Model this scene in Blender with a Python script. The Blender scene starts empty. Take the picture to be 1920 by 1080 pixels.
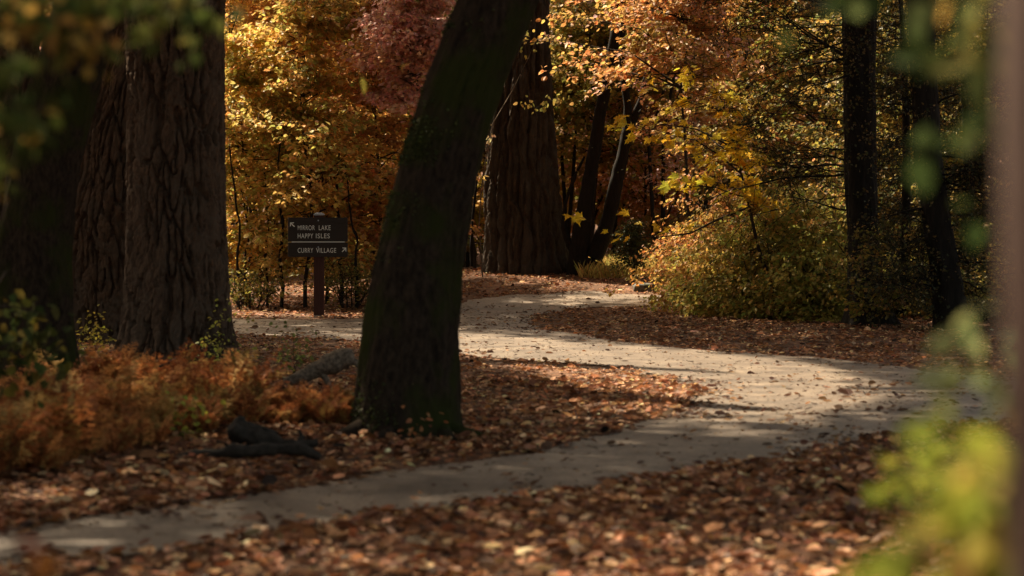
import bpy, math, random
import numpy as np
rng = np.random.default_rng(7)
random.seed(7)
C = bpy.context.scene.collection
scene = bpy.context.scene
# ------------------------------------------------------------------ camera, sky, sun, exposure
H0, FPX, HY = 1.6, 4533.3, 433.0          # eye height, focal length in photo pixels, horizon row
cam = bpy.data.cameras.new('camera'); camo = bpy.data.objects.new('camera', cam); C.objects.link(camo)
cam.lens = 85; cam.sensor_width = 36; cam.shift_y = -(540 - HY) / 1920
cam.clip_start = 0.1; cam.clip_end = 2000
cam.dof.use_dof = True; cam.dof.focus_distance = 45.5; cam.dof.aperture_fstop = 2.4
camo.location = (0, 0, H0); camo.rotation_euler = (math.pi / 2, 0, 0)
scene.camera = camo
EL, AZ = math.radians(50), math.radians(-42)   # sun beyond the scene, to the left
SUN = np.array([math.sin(AZ) * math.cos(EL), math.cos(AZ) * math.cos(EL), math.sin(EL)])
w = bpy.data.worlds.new('World'); scene.world = w; w.use_nodes = True
nt = w.node_tree; nt.nodes.clear()
sky = nt.nodes.new('ShaderNodeTexSky'); sky.sky_type = 'NISHITA'; sky.sun_disc = False
sky.sun_elevation = EL; sky.sun_rotation = AZ
sky.dust_density = 4.0; sky.ozone_density = 0.6
bg = nt.nodes.new('ShaderNodeBackground'); bg.inputs[1].default_value = 0.095
wo = nt.nodes.new('ShaderNodeOutputWorld')
tintn = nt.nodes.new('ShaderNodeVectorMath'); tintn.operation = 'MULTIPLY'; tintn.inputs[1].default_value = (1.0, .82, .57)   # sky tinted warm in place of white balance
nt.links.new(sky.outputs[0], tintn.inputs[0]); nt.links.new(tintn.outputs[0], bg.inputs[0]); nt.links.new(bg.outputs[0], wo.inputs[0])
sl = bpy.data.lights.new('sun', 'SUN'); sl.energy = 5.0; sl.angle = math.radians(1.0); sl.color = (1.0, 0.83, 0.58)
so = bpy.data.objects.new('sun', sl); C.objects.link(so)
from mathutils import Vector
so.rotation_euler = Vector(SUN).to_track_quat('Z', 'Y').to_euler()
scene.view_settings.view_transform = 'Standard'; scene.view_settings.look = 'None'
scene.view_settings.exposure = 1.5; scene.view_settings.gamma = 1
scene.render.engine = 'CYCLES'
cy = scene.cycles
cy.max_bounces = 6; cy.diffuse_bounces = 4; cy.glossy_bounces = 2; cy.transmission_bounces = 5; cy.transparent_max_bounces = 4
cy.use_denoising = True; cy.sample_clamp_indirect = 4.0
try: cy.denoiser = 'OPENIMAGEDENOISE'
except Exception: pass
cy.caustics_reflective = False; cy.caustics_refractive = False

# ------------------------------------------------------------------ helpers
def tag(o, label=None, cat=None, group=None, kind=None):
    if label: o['label'] = label
    if cat: o['category'] = cat
    if group: o['group'] = group
    if kind: o['kind'] = kind
    return o
def empty(name, loc, label, cat, group=None):
    o = bpy.data.objects.new(name, None); C.objects.link(o); o.location = loc
    o.empty_display_size = 0.1
    return tag(o, label, cat, group)
class Geo:
    def __init__(s): s.V = []; s.F = []; s.C = []; s.n = 0
    def add(s, V, F, col=None):
        V = np.asarray(V, dtype=np.float32).reshape(-1, 3); F = np.asarray(F, dtype=np.int64)
        s.V.append(V); s.F.append(F + s.n)
        if col is None: col = np.ones((len(V), 3)) * .5
        col = np.broadcast_to(np.asarray(col, dtype=np.float32), (len(V), 3))
        s.C.append(col); s.n += len(V); return s
    def build(s, name, mat, parent=None, smooth=True, loc=None):
        V = np.concatenate(s.V).astype(np.float32); Cc = np.concatenate(s.C)
        if parent is not None: V = V - np.array(parent.matrix_world.translation if False else parent_loc(parent), dtype=np.float32)
        elif loc is not None: V = V - np.array(loc, dtype=np.float32)
        me = bpy.data.meshes.new(name)
        sizes = np.concatenate([np.full(len(f), f.shape[1]) for f in s.F]); flat = np.concatenate([f.ravel() for f in s.F])
        me.vertices.add(len(V)); me.vertices.foreach_set('co', V.ravel())
        me.loops.add(len(flat)); me.loops.foreach_set('vertex_index', flat.astype(np.int32))
        me.polygons.add(len(sizes)); st = np.concatenate([[0], np.cumsum(sizes)[:-1]])
        me.polygons.foreach_set('loop_start', st.astype(np.int32))
        try: me.polygons.foreach_set('loop_total', sizes.astype(np.int32))
        except Exception: pass
        me.polygons.foreach_set('use_smooth', np.full(len(sizes), smooth))
        a = me.attributes.new('tint', 'FLOAT_COLOR', 'POINT')
        a.data.foreach_set('color', np.concatenate([Cc, np.ones((len(Cc), 1))], 1).astype(np.float32).ravel())
        me.update(calc_edges=True); me.materials.append(mat)
        o = bpy.data.objects.new(name, me); C.objects.link(o)
        if parent is not None: o.parent = parent
        elif loc is not None: o.location = loc
        return o
def parent_loc(p):
    v = np.array(p.location)
    while p.parent: p = p.parent; v = v + np.array(p.location)
    return v
def smooth(a, b, x):
    t = np.clip((x - a) / (b - a), 0, 1); return t * t * (3 - 2 * t)
def hash2(i, j, k=0):
    x = np.sin(i * 127.1 + j * 311.7 + k * 74.7) * 43758.5453
    return x - np.floor(x)
def vnoise(x, y, k=0):
    i = np.floor(x); j = np.floor(y); u = x - i; v = y - j; u = u*u*(3-2*u); v = v*v*(3-2*v)
    return (hash2(i,j,k)*(1-u)+hash2(i+1,j,k)*u)*(1-v)+(hash2(i,j+1,k)*(1-u)+hash2(i+1,j+1,k)*u)*v
def fbm(x, y, k=0, o=4):
    s = 0; a = .5
    for q in range(o): s = s + a*vnoise(x*2**q, y*2**q, k+q*13); a *= .5
    return s
def worley(x, y, px, k=0):                 # F1, F2; x is periodic with period px cells
    i0 = np.floor(x); j0 = np.floor(y); f1 = np.full(x.shape, 9.); f2 = np.full(x.shape, 9.); idc = np.zeros(x.shape)
    for di in (-1, 0, 1):
        for dj in (-1, 0, 1):
            i = i0+di; j = j0+dj; im = np.mod(i, px)
            d = np.hypot(i+hash2(im, j, k)-x, j+hash2(im, j, k+5)-y)
            near = d < f1; f2 = np.where(near, f1, np.minimum(f2, d)); idc = np.where(near, hash2(im, j, k+9), idc); f1 = np.where(near, d, f1)
    return f1, f2, idc
def terr(x, y):
    x = np.asarray(x, float); y = np.asarray(y, float)
    z = 0.66*smooth(46.5, 57, y)*smooth(-4.5, -0.5, x)
    z = z + 0.30*smooth(49, 60, y)*(1-smooth(-4.5, -0.5, x))
    z = z + 12*smooth(66, 120, y) + 8*smooth(100, 200, y)
    z = z + 0.10*smooth(-.8, -3.2, x)*smooth(13, 17, y)*smooth(34, 26, y)
    n = (fbm(x*.35+9, y*.35, 3, 3)-.44)*.10*smooth(3, 12, np.abs(y-0)+0*x)
    return z + n*(0.35+.65*smooth(8, 30, np.abs(x)+np.abs(y-30)*.5))
def pix(px, py, Y): return np.array([(px-960)/FPX*Y, Y, H0+(HY-py)/FPX*Y])
def gp(px, py):                             # where the view ray through a photo pixel meets the ground
    Ys = np.linspace(4, 70, 2600); X = (px-960)/FPX*Ys; Z = H0+(HY-py)/FPX*Ys
    d = Z-terr(X, Ys); k = np.argmax(d < 0) if (d < 0).any() else len(Ys)-1
    return np.array([X[k], Ys[k], float(terr(X[k], Ys[k]))])
def tubes(g, P, R, sides=4, col=None, cap=False):    # P (n,K,3), R (n,K)
    P = np.asarray(P, float); R = np.asarray(R, float); n, K, _ = P.shape
    T = np.gradient(P, axis=1); T /= np.linalg.norm(T, axis=2, keepdims=True)+1e-9
    ref = np.where(np.abs(T[..., 2:3]) > .9, np.array([1., 0, 0]), np.array([0, 0, 1.]))
    A = np.cross(T, ref); A /= np.linalg.norm(A, axis=2, keepdims=True)+1e-9; B = np.cross(T, A)
    th = np.arange(sides)/sides*2*math.pi
    V = P[:, :, None]+R[:, :, None, None]*(A[:, :, None]*np.cos(th)[:, None]+B[:, :, None]*np.sin(th)[:, None])
    idx = np.arange(n*K*sides).reshape(n, K, sides); nx = np.roll(idx, -1, 2)
    F = np.stack([idx[:, :-1], nx[:, :-1], nx[:, 1:], idx[:, 1:]], -1).reshape(-1, 4)
    g.add(V.reshape(-1, 3), F, col)
    return g
# leaf outlines: (along, across, up); faces
LEAF = (np.array([[0,0,0],[.3,.34,.05],[.72,.26,.03],[1,0,-.10],[.72,-.26,.03],[.3,-.34,.05]]), np.array([[0,3,2,1],[0,5,4,3]]))
CURL = (np.array([[0,0,.02],[.25,.36,.09],[.72,.30,.12],[1,.05,.05],[.7,-.3,.07],[.3,-.34,.05],[.5,0,0]]), None)
CURLF = np.array([[0,6,2,1],[6,3,2,2],[0,5,4,6],[6,4,3,3]])
def maple_template():
    out = []
    for a, r in [(180,.10),(140,.30),(118,.62),(100,.34),(78,.66),(62,.60),(52,.92),(36,.50),(22,.74),(9,.80),(0,1.15)]:
        out.append((a, r))
    pts = [(math.cos(math.radians(a))*r, math.sin(math.radians(a))*r) for a, r in out]
    left = pts[1:-1]
    V = [(0.12,0,0),( -.12,0,0)]+[(x+.12, y, .12*abs(y)-.05*x*x) for x, y in left]+[(1.27,0,-.16)]+[(x+.12, -y, .12*abs(y)-.05*x*x) for x, y in left[::-1]]
    n = len(V)-1
    F = [[0, i, i+1] for i in range(1, n)]+[[0, n, 1]]
    return (np.array(V), np.array(F))
MAPLE = maple_template()
CURLF3 = np.array([[0,6,1],[1,6,2],[2,6,3],[3,6,4],[4,6,5],[5,6,0]])
def unit(a): return a/(np.linalg.norm(a, axis=-1, keepdims=True)+1e-9)
def leaves(g, P, D, N, S, col, tpl=LEAF, r=rng):
    """P roots, D directions, N face normals, S sizes, col (n,3)"""
    P = np.asarray(P, float); D = unit(np.asarray(D, float)); N = np.asarray(N, float)
    W = unit(np.cross(N, D)); N = np.cross(D, W)
    T, F = tpl
    if F is None: F = CURLF3
    curl = r.uniform(.3, 2.2, (len(P), 1, 1)); wd = r.uniform(.8, 1.15, (len(P), 1, 1))
    V = P[:, None]+np.asarray(S)[:, None, None]*(T[None, :, 0:1]*D[:, None]+T[None, :, 1:2]*wd*W[:, None]+T[None, :, 2:3]*curl*N[:, None])
    m = len(T); FF = (F[None]+(np.arange(len(P))*m)[:, None, None]).reshape(-1, F.shape[1])
    g.add(V.reshape(-1, 3), FF, np.repeat(col, m, 0))
def palette(cols, n, r=rng, jit=.18):
    cols = np.array(cols, float); c = cols[r.integers(0, len(cols), n)]
    return np.clip(c*(1+r.normal(0, jit, (n, 1)))*(1+r.normal(0, .06, (n, 3))), .004, .95)

# ------------------------------------------------------------------ materials
def newmat(name):
    m = bpy.data.materials.new(name); m.use_nodes = True; m.node_tree.nodes.clear(); return m, m.node_tree
def leaf_mat(name, trans=.45, rough=.55, spec=.25):
    m, t = newmat(name); n = t.nodes; L = t.links.new
    at = n.new('ShaderNodeAttribute'); at.attribute_name = 'tint'
    tc = n.new('ShaderNodeTexCoord'); no = n.new('ShaderNodeTexNoise'); no.inputs['Scale'].default_value = 26; no.inputs['Detail'].default_value = 3
    L(tc.outputs['Object'], no.inputs['Vector'])
    mr = n.new('ShaderNodeMapRange'); mr.inputs[1].default_value = .3; mr.inputs[2].default_value = .7; mr.inputs[3].default_value = .72; mr.inputs[4].default_value = 1.22
    L(no.outputs[0], mr.inputs[0])
    mx = n.new('ShaderNodeVectorMath'); mx.operation = 'SCALE'; L(at.outputs['Color'], mx.inputs[0]); L(mr.outputs[0], mx.inputs['Scale'])
    p = n.new('ShaderNodeBsdfPrincipled'); p.inputs['Roughness'].default_value = rough; p.inputs['Specular IOR Level'].default_value = spec
    tr = n.new('ShaderNodeBsdfTranslucent'); ms = n.new('ShaderNodeMixShader'); ms.inputs[0].default_value = trans
    L(mx.outputs[0], p.inputs['Base Color']); L(mx.outputs[0], tr.inputs[0]); L(p.outputs[0], ms.inputs[1]); L(tr.outputs[0], ms.inputs[2])
    o = n.new('ShaderNodeOutputMaterial'); L(ms.outputs[0], o.inputs[0]); return m
def noise_mat(name, c1, c2, scale=(8,8,8), rough=.9, bump=.4, c3=None, s3=2., spec=.2, detail=8, bscale=None, dist=.02):
    m, t = newmat(name); n = t.nodes; L = t.links.new
    tc = n.new('ShaderNodeTexCoord'); mp = n.new('ShaderNodeMapping'); mp.inputs['Scale'].default_value = scale; L(tc.outputs['Object'], mp.inputs[0])
    no = n.new('ShaderNodeTexNoise'); no.inputs['Scale'].default_value = 1; no.inputs['Detail'].default_value = detail; no.inputs['Roughness'].default_value = .65; L(mp.outputs[0], no.inputs['Vector'])
    cr = n.new('ShaderNodeValToRGB'); cr.color_ramp.elements[0].position = .34; cr.color_ramp.elements[1].position = .68
    cr.color_ramp.elements[0].color = (*c1, 1); cr.color_ramp.elements[1].color = (*c2, 1); L(no.outputs[0], cr.inputs[0])
    colo = cr.outputs[0]
    if c3 is not None:
        n3 = n.new('ShaderNodeTexNoise'); n3.inputs['Scale'].default_value = s3; n3.inputs['Detail'].default_value = 5; L(tc.outputs['Object'], n3.inputs['Vector'])
        r3 = n.new('ShaderNodeValToRGB'); r3.color_ramp.elements[0].position = .47; r3.color_ramp.elements[1].position = .62; L(n3.outputs[0], r3.inputs[0])
        mx = n.new('ShaderNodeMix'); mx.data_type = 'RGBA'; L(r3.outputs[0], mx.inputs['Factor']); L(colo, mx.inputs['A']); mx.inputs['B'].default_value = (*c3, 1); colo = mx.outputs['Result']
    p = n.new('ShaderNodeBsdfPrincipled'); p.inputs['Roughness'].default_value = rough; p.inputs['Specular IOR Level'].default_value = spec; L(colo, p.inputs['Base Color'])
    if bump:
        b = n.new('ShaderNodeBump'); b.inputs['Strength'].default_value = bump; b.inputs['Distance'].default_value = dist
        src = no
        if bscale:
            src = n.new('ShaderNodeTexNoise'); src.inputs['Scale'].default_value = bscale; src.inputs['Detail'].default_value = 6; L(tc.outputs['Object'], src.inputs['Vector'])
        L(src.outputs[0], b.inputs['Height']); L(b.outputs[0], p.inputs['Normal'])
    o = n.new('ShaderNodeOutputMaterial'); L(p.outputs[0], o.inputs[0]); return m
M = {}
M['leaf'] = leaf_mat('autumn_leaf', .5, .5, .3); M['soft_leaf'] = leaf_mat('soft_leaf', .4, .8, .05)
M['litter'] = leaf_mat('dead_leaf', .25, .6, .22)
M['needle'] = leaf_mat('dark_leaf', .2, .6, .2)
M['fern'] = leaf_mat('fern_leaf', .35, .7, .1)
M['pine'] = noise_mat('pine_bark', (.034,.022,.016), (.12,.078,.053), (20,20,6), bump=.9, c3=(.085,.06,.044), s3=3.7, dist=.03)
M['pine_back'] = noise_mat('pine_bark_dark', (.03,.018,.012), (.12,.072,.045), (20,20,6), bump=.9, c3=(.07,.048,.034), s3=3.1, dist=.03)
M['pine_far'] = noise_mat('cedar_bark', (.022,.018,.014), (.075,.057,.043), (16,16,3), bump=.8, c3=(.065,.054,.044), s3=2.2, dist=.03)
M['mossy'] = noise_mat('mossy_bark', (.013,.010,.008), (.045,.032,.023), (24,24,12), bump=1, c3=(.026,.030,.009), s3=2.1, spec=.03)
M['dark'] = noise_mat('dark_bark', (.007,.006,.005), (.02,.015,.012), (20,20,5), bump=.6)
M['twig'] = noise_mat('twig_bark', (.02,.014,.01), (.05,.036,.028), (30,30,8), bump=0)
M['pale'] = noise_mat('smooth_bark', (.05,.029,.025), (.085,.052,.044), (14,14,6), bump=.3)
M['log'] = noise_mat('weathered_wood', (.06,.045,.034), (.24,.185,.14), (30,12,30), bump=.6)
M['rot'] = noise_mat('rotten_wood', (.012,.010,.008), (.05,.04,.032), (18,18,18), bump=.8)
M['rock'] = noise_mat('rock', (.08,.08,.08), (.26,.25,.23), (9,9,9), bump=.7, c3=(.05,.055,.03), s3=4)
M['stone_flat'] = M['rock']
M['board'] = noise_mat('sign_brown', (.022,.014,.011), (.036,.024,.019), (3,3,40), rough=.6, bump=.15, spec=.3)
M['post'] = noise_mat('post_brown', (.05,.02,.016), (.085,.036,.028), (40,40,4), rough=.8, bump=.3)
M['white'] = noise_mat('sign_white', (.78,.76,.70), (.86,.84,.80), (20,20,20), rough=.6, bump=0)
M['cap'] = noise_mat('cap_metal', (.30,.32,.36), (.42,.44,.48), (20,20,20), rough=.45, bump=0, spec=.5)
M['grass'] = leaf_mat('dry_grass', .4, .7, .1)
def ground_mat():
    m, t = newmat('leafy_soil'); n = t.nodes; L = t.links.new
    tc = n.new('ShaderNodeTexCoord')
    vo = n.new('ShaderNodeTexVoronoi'); vo.inputs['Scale'].default_value = 16; vo.inputs['Randomness'].default_value = 1; L(tc.outputs['Object'], vo.inputs['Vector'])
    cr = n.new('ShaderNodeValToRGB'); e = cr.color_ramp.elements
    e[0].position = 0; e[0].color = (.07,.035,.018,1); e[1].position = 1; e[1].color = (.24,.125,.065,1)
    x = e.new(.45); x.color = (.11,.052,.028,1); x = e.new(.75); x.color = (.17,.078,.042,1)
    sp = n.new('ShaderNodeSeparateColor'); L(vo.outputs['Color'], sp.inputs[0]); L(sp.outputs[0], cr.inputs[0])
    no = n.new('ShaderNodeTexNoise'); no.inputs['Scale'].default_value = .8; no.inputs['Detail'].default_value = 6; L(tc.outputs['Object'], no.inputs['Vector'])
    mr = n.new('ShaderNodeMapRange'); mr.inputs[1].default_value = .35; mr.inputs[2].default_value = .65; mr.inputs[3].default_value = .6; mr.inputs[4].default_value = 1.15; L(no.outputs[0], mr.inputs[0])
    sc = n.new('ShaderNodeVectorMath'); sc.operation = 'SCALE'; L(cr.outputs[0], sc.inputs[0]); L(mr.outputs[0], sc.inputs['Scale'])
    p = n.new('ShaderNodeBsdfPrincipled'); p.inputs['Roughness'].default_value = .85; p.inputs['Specular IOR Level'].default_value = .2; L(sc.outputs[0], p.inputs['Base Color'])
    b = n.new('ShaderNodeBump'); b.inputs['Strength'].default_value = .7; b.inputs['Distance'].default_value = .03; L(sp.outputs[1], b.inputs['Height']); L(b.outputs[0], p.inputs['Normal'])
    o = n.new('ShaderNodeOutputMaterial'); L(p.outputs[0], o.inputs[0]); return m
def path_mat():
    m, t = newmat('path_grit'); n = t.nodes; L = t.links.new
    tc = n.new('ShaderNodeTexCoord')
    a = n.new('ShaderNodeTexNoise'); a.inputs['Scale'].default_value = 1.3; a.inputs['Detail'].default_value = 12; a.inputs['Roughness'].default_value = .74; L(tc.outputs['Object'], a.inputs['Vector'])
    f = n.new('ShaderNodeTexNoise'); f.inputs['Scale'].default_value = 34; f.inputs['Detail'].default_value = 6; f.inputs['Roughness'].default_value = .7; L(tc.outputs['Object'], f.inputs['Vector'])
    cr = n.new('ShaderNodeValToRGB'); e = cr.color_ramp.elements
    e[0].position = .34; e[0].color = (.055,.036,.025,1); e[1].position = .68; e[1].color = (.33,.25,.18,1)
    x = e.new(.43); x.color = (.11,.078,.056,1); x = e.new(.53); x.color = (.19,.14,.102,1); L(a.outputs[0], cr.inputs[0])
    mr = n.new('ShaderNodeMapRange'); mr.inputs[1].default_value = .35; mr.inputs[2].default_value = .65; mr.inputs[3].default_value = .42; mr.inputs[4].default_value = 1.35; L(f.outputs[0], mr.inputs[0])
    sc = n.new('ShaderNodeVectorMath'); sc.operation = 'SCALE'; L(cr.outputs[0], sc.inputs[0]); L(mr.outputs[0], sc.inputs['Scale'])
    p = n.new('ShaderNodeBsdfPrincipled'); p.inputs['Roughness'].default_value = .45; p.inputs['Specular IOR Level'].default_value = .75; L(sc.outputs[0], p.inputs['Base Color'])
    b = n.new('ShaderNodeBump'); b.inputs['Strength'].default_value = .6; b.inputs['Distance'].default_value = .02; L(f.outputs[0], b.inputs['Height']); L(b.outputs[0], p.inputs['Normal'])
    o = n.new('ShaderNodeOutputMaterial'); L(p.outputs[0], o.inputs[0]); return m
M['ground'] = ground_mat(); M['path'] = path_mat()

# ------------------------------------------------------------------ ground and path
def grid(xs, ys, mat, name, lift=0.0, keep=None, jitter=0):
    X, Y = np.meshgrid(xs, ys, indexing='ij'); Z = terr(X, Y)+lift
    if jitter: Z = Z+(fbm(X*3, Y*3, 8, 4)-.47)*jitter
    nx, ny = X.shape; idx = np.arange(nx*ny).reshape(nx, ny)
    F = np.stack([idx[:-1, :-1], idx[1:, :-1], idx[1:, 1:], idx[:-1, 1:]], -1)
    if keep is not None: F = F[keep((X[:-1,:-1]+X[1:,1:])/2, (Y[:-1,:-1]+Y[1:,1:])/2)]
    F = F.reshape(-1, 4); used = np.unique(F); remap = np.zeros(nx*ny, int); remap[used] = np.arange(len(used))
    V = np.stack([X, Y, Z], -1).reshape(-1, 3)[used]
    g = Geo(); g.add(V, remap[F]); o = g.build(name, mat); tag(o, kind='structure'); return o
xs = np.concatenate([-np.geomspace(400, 14, 30), np.arange(-13.8, 13.9, .2), np.geomspace(14, 400, 30)])
ys = np.concatenate([np.linspace(-80, 3, 20), np.arange(3.25, 72, .25), np.geomspace(72.5, 500, 60)])
grid(xs, ys, M['ground'], 'ground')
PATH = [(-500,1055),(-200,1030),(0,1002),(200,970),(400,942),(600,912),(760,885),(880,870),(1000,852),(1100,826),(1230,790),(1290,762),(1308,738),(1262,712),(1180,694),(1080,683),(960,675),(860,664),(690,640),(560,634),(430,626),(100,615),(-300,610),
        (-300,585),(100,590),(430,599),(560,601),(690,598),(790,585),(860,569),(930,558),(1010,551),(1090,547),(1180,552),(1400,562),(1400,573),(1270,575),(1150,575),(1060,580),(1000,592),(990,606),(1040,624),(1150,641),(1300,656),(1500,670),(1700,690),(1790,702),(2000,722),(2300,740),
        (2300,800),(2000,790),(1880,793),(1750,808),(1600,832),(1450,862),(1300,886),(1100,918),(900,946),(700,970),(500,1009),(300,1036),(150,1056),(0,1072),(-200,1108),(-500,1150)]
PW = np.array([gp(*p)[:2] for p in PATH])
def path_sd(x, y):                          # signed distance, >0 inside the path
    sh = x.shape; x = x.ravel(); y = y.ravel(); best = np.full(x.shape, 1e9); ins = np.zeros(x.shape, bool)
    for a, b in zip(PW, np.roll(PW, -1, 0)):
        d = b-a; t = np.clip(((x-a[0])*d[0]+(y-a[1])*d[1])/(d@d+1e-12), 0, 1)
        best = np.minimum(best, np.hypot(x-a[0]-t*d[0], y-a[1]-t*d[1]))
        c = (a[1] > y) != (b[1] > y)
        with np.errstate(divide='ignore', invalid='ignore'):
            ins ^= c & (x < (b[0]-a[0])*(y-a[1])/(b[1]-a[1]+1e-12)+a[0])
    return np.where(ins, best, -best).reshape(sh)
grid(np.arange(-9.5, 13, .06), np.arange(9, 54, .09), M['path'], 'path', .012,
     lambda X, Y: path_sd(X, Y)+(fbm(X*1.7, Y*1.1, 21, 4)-.47)*np.where(Y < 24, .28, .5) > 0, jitter=.012)

# ------------------------------------------------------------------ fallen leaves (nobody could count them)
def inframe(X, Y, m=60): 
    z = terr(X, Y); px = 960+X/Y*FPX; py = HY+(H0-z)/Y*FPX
    return (px > -m*2) & (px < 1920+m*2) & (py < 1080+m)
def scatter(n, y0, y1):
    Y = np.sqrt(rng.uniform(y0**2, y1**2, n)); X = rng.uniform(-.34, .34, n)*Y; return X, Y
LIT = [(.24,.105,.05),(.30,.145,.07),(.16,.065,.032),(.40,.21,.11),(.11,.045,.026),(.20,.08,.035),(.48,.28,.16),(.26,.11,.045),(.19,.075,.042),(.14,.058,.03),(.62,.42,.25)]
g = Geo()
for y0, y1, n, s0, s1, tp in [(7,16,86000,.03,.085,CURL),(16,26,138000,.028,.075,CURL),(26,60,200000,.035,.08,LEAF)]:
    X, Y = scatter(n, y0, y1); sd = path_sd(X, Y)+(fbm(X*1.7, Y*1.1, 21, 4)-.47)*np.where(Y < 24, .28, .5)
    clump = fbm(X*2.3+5, Y*1.4, 31, 4)
    dens = np.where(sd < 0, .28+.72*smooth(.36, .52, clump), .020+.6*np.exp(-sd/.14)*smooth(.36,.55,clump)+.30*smooth(.50,.66,clump)*np.exp(-sd/1.2))
    dens = np.where((sd > 0) & (Y > 38), dens*1.6, dens); dens = np.where((sd > 0) & (Y < 20), dens*.35, dens)
    k = rng.uniform(0, 1, n) < dens; X, Y, sd = X[k], Y[k], sd[k]; n = len(X)
    a = rng.uniform(0, 2*math.pi, n); D = np.stack([np.cos(a), np.sin(a), rng.normal(0, .14, n)], 1)
    N = np.stack([rng.normal(0, .26, n), rng.normal(0, .26, n), np.ones(n)], 1)
    tl_ = rng.uniform(0, 1, n) < .16; N[tl_] += rng.normal(0, .8, (tl_.sum(), 3))*np.array([1, 1, 0]); N[tl_, 2] += .2
    P = np.stack([X, Y, terr(X, Y)+.016+.02*tl_+rng.uniform(0, .012, n)*(sd < 0)], 1)
    col = np.clip(palette(LIT, n, jit=.4)*1.2*np.array([.95, .91, .85]), 0, .9)
    onp = sd > 0; col[onp] = palette([(.10,.045,.03),(.16,.08,.045),(.22,.12,.07),(.07,.035,.025),(.36,.2,.1)], onp.sum())
    leaves(g, P, D, N, np.clip(rng.lognormal(math.log((s0+s1)*.45), .42, n), .015, s1*1.7), col, tp)
n = 22000; X, Y = scatter(n, 10, 56); sd = path_sd(X, Y); cl = fbm(X*2.2+5, Y*3.4, 61, 5); k = (sd > -.1) & (rng.uniform(0, 1, n) < .15+1.6*smooth(.47, .62, cl)); X, Y = X[k], Y[k]; n = len(X)
nt_ = 5000; X2, Y2 = scatter(nt_, 10, 45); a = rng.uniform(0, 6.28, nt_); l2 = rng.uniform(.04, .28, nt_)*np.where(path_sd(X2, Y2) > 0, .35, 1); u3 = np.linspace(-.5, .5, 3)
TW_ = np.stack([X2[:, None]+np.cos(a)[:, None]*l2[:, None]*u3, Y2[:, None]+np.sin(a)[:, None]*l2[:, None]*u3, terr(X2, Y2)[:, None]+.03+rng.uniform(0, .02, (nt_, 3))], -1)
tubes(g, TW_, np.tile(np.array([[.0035, .003, .002]]), (nt_, 1))*rng.uniform(.5, 1.5, (nt_, 1)), 3, (.09, .06, .042))
a = rng.uniform(0, 6.28, n); leaves(g, np.stack([X, Y, terr(X, Y)+.022], 1), np.stack([np.cos(a), np.sin(a), .1*np.sin(a*5)], 1), np.stack([rng.normal(0, .2, n), rng.normal(0, .2, n), np.ones(n)], 1), rng.uniform(.012, .04, n), palette([(.12,.06,.035),(.20,.11,.06),(.08,.045,.03),(.30,.2,.12)], n), LEAF)
tag(g.build('fallen_leaves', M['litter'], smooth=False), 'dry brown and tan fallen leaves littering the forest floor and path edges', 'fallen leaves', kind='stuff')

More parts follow.
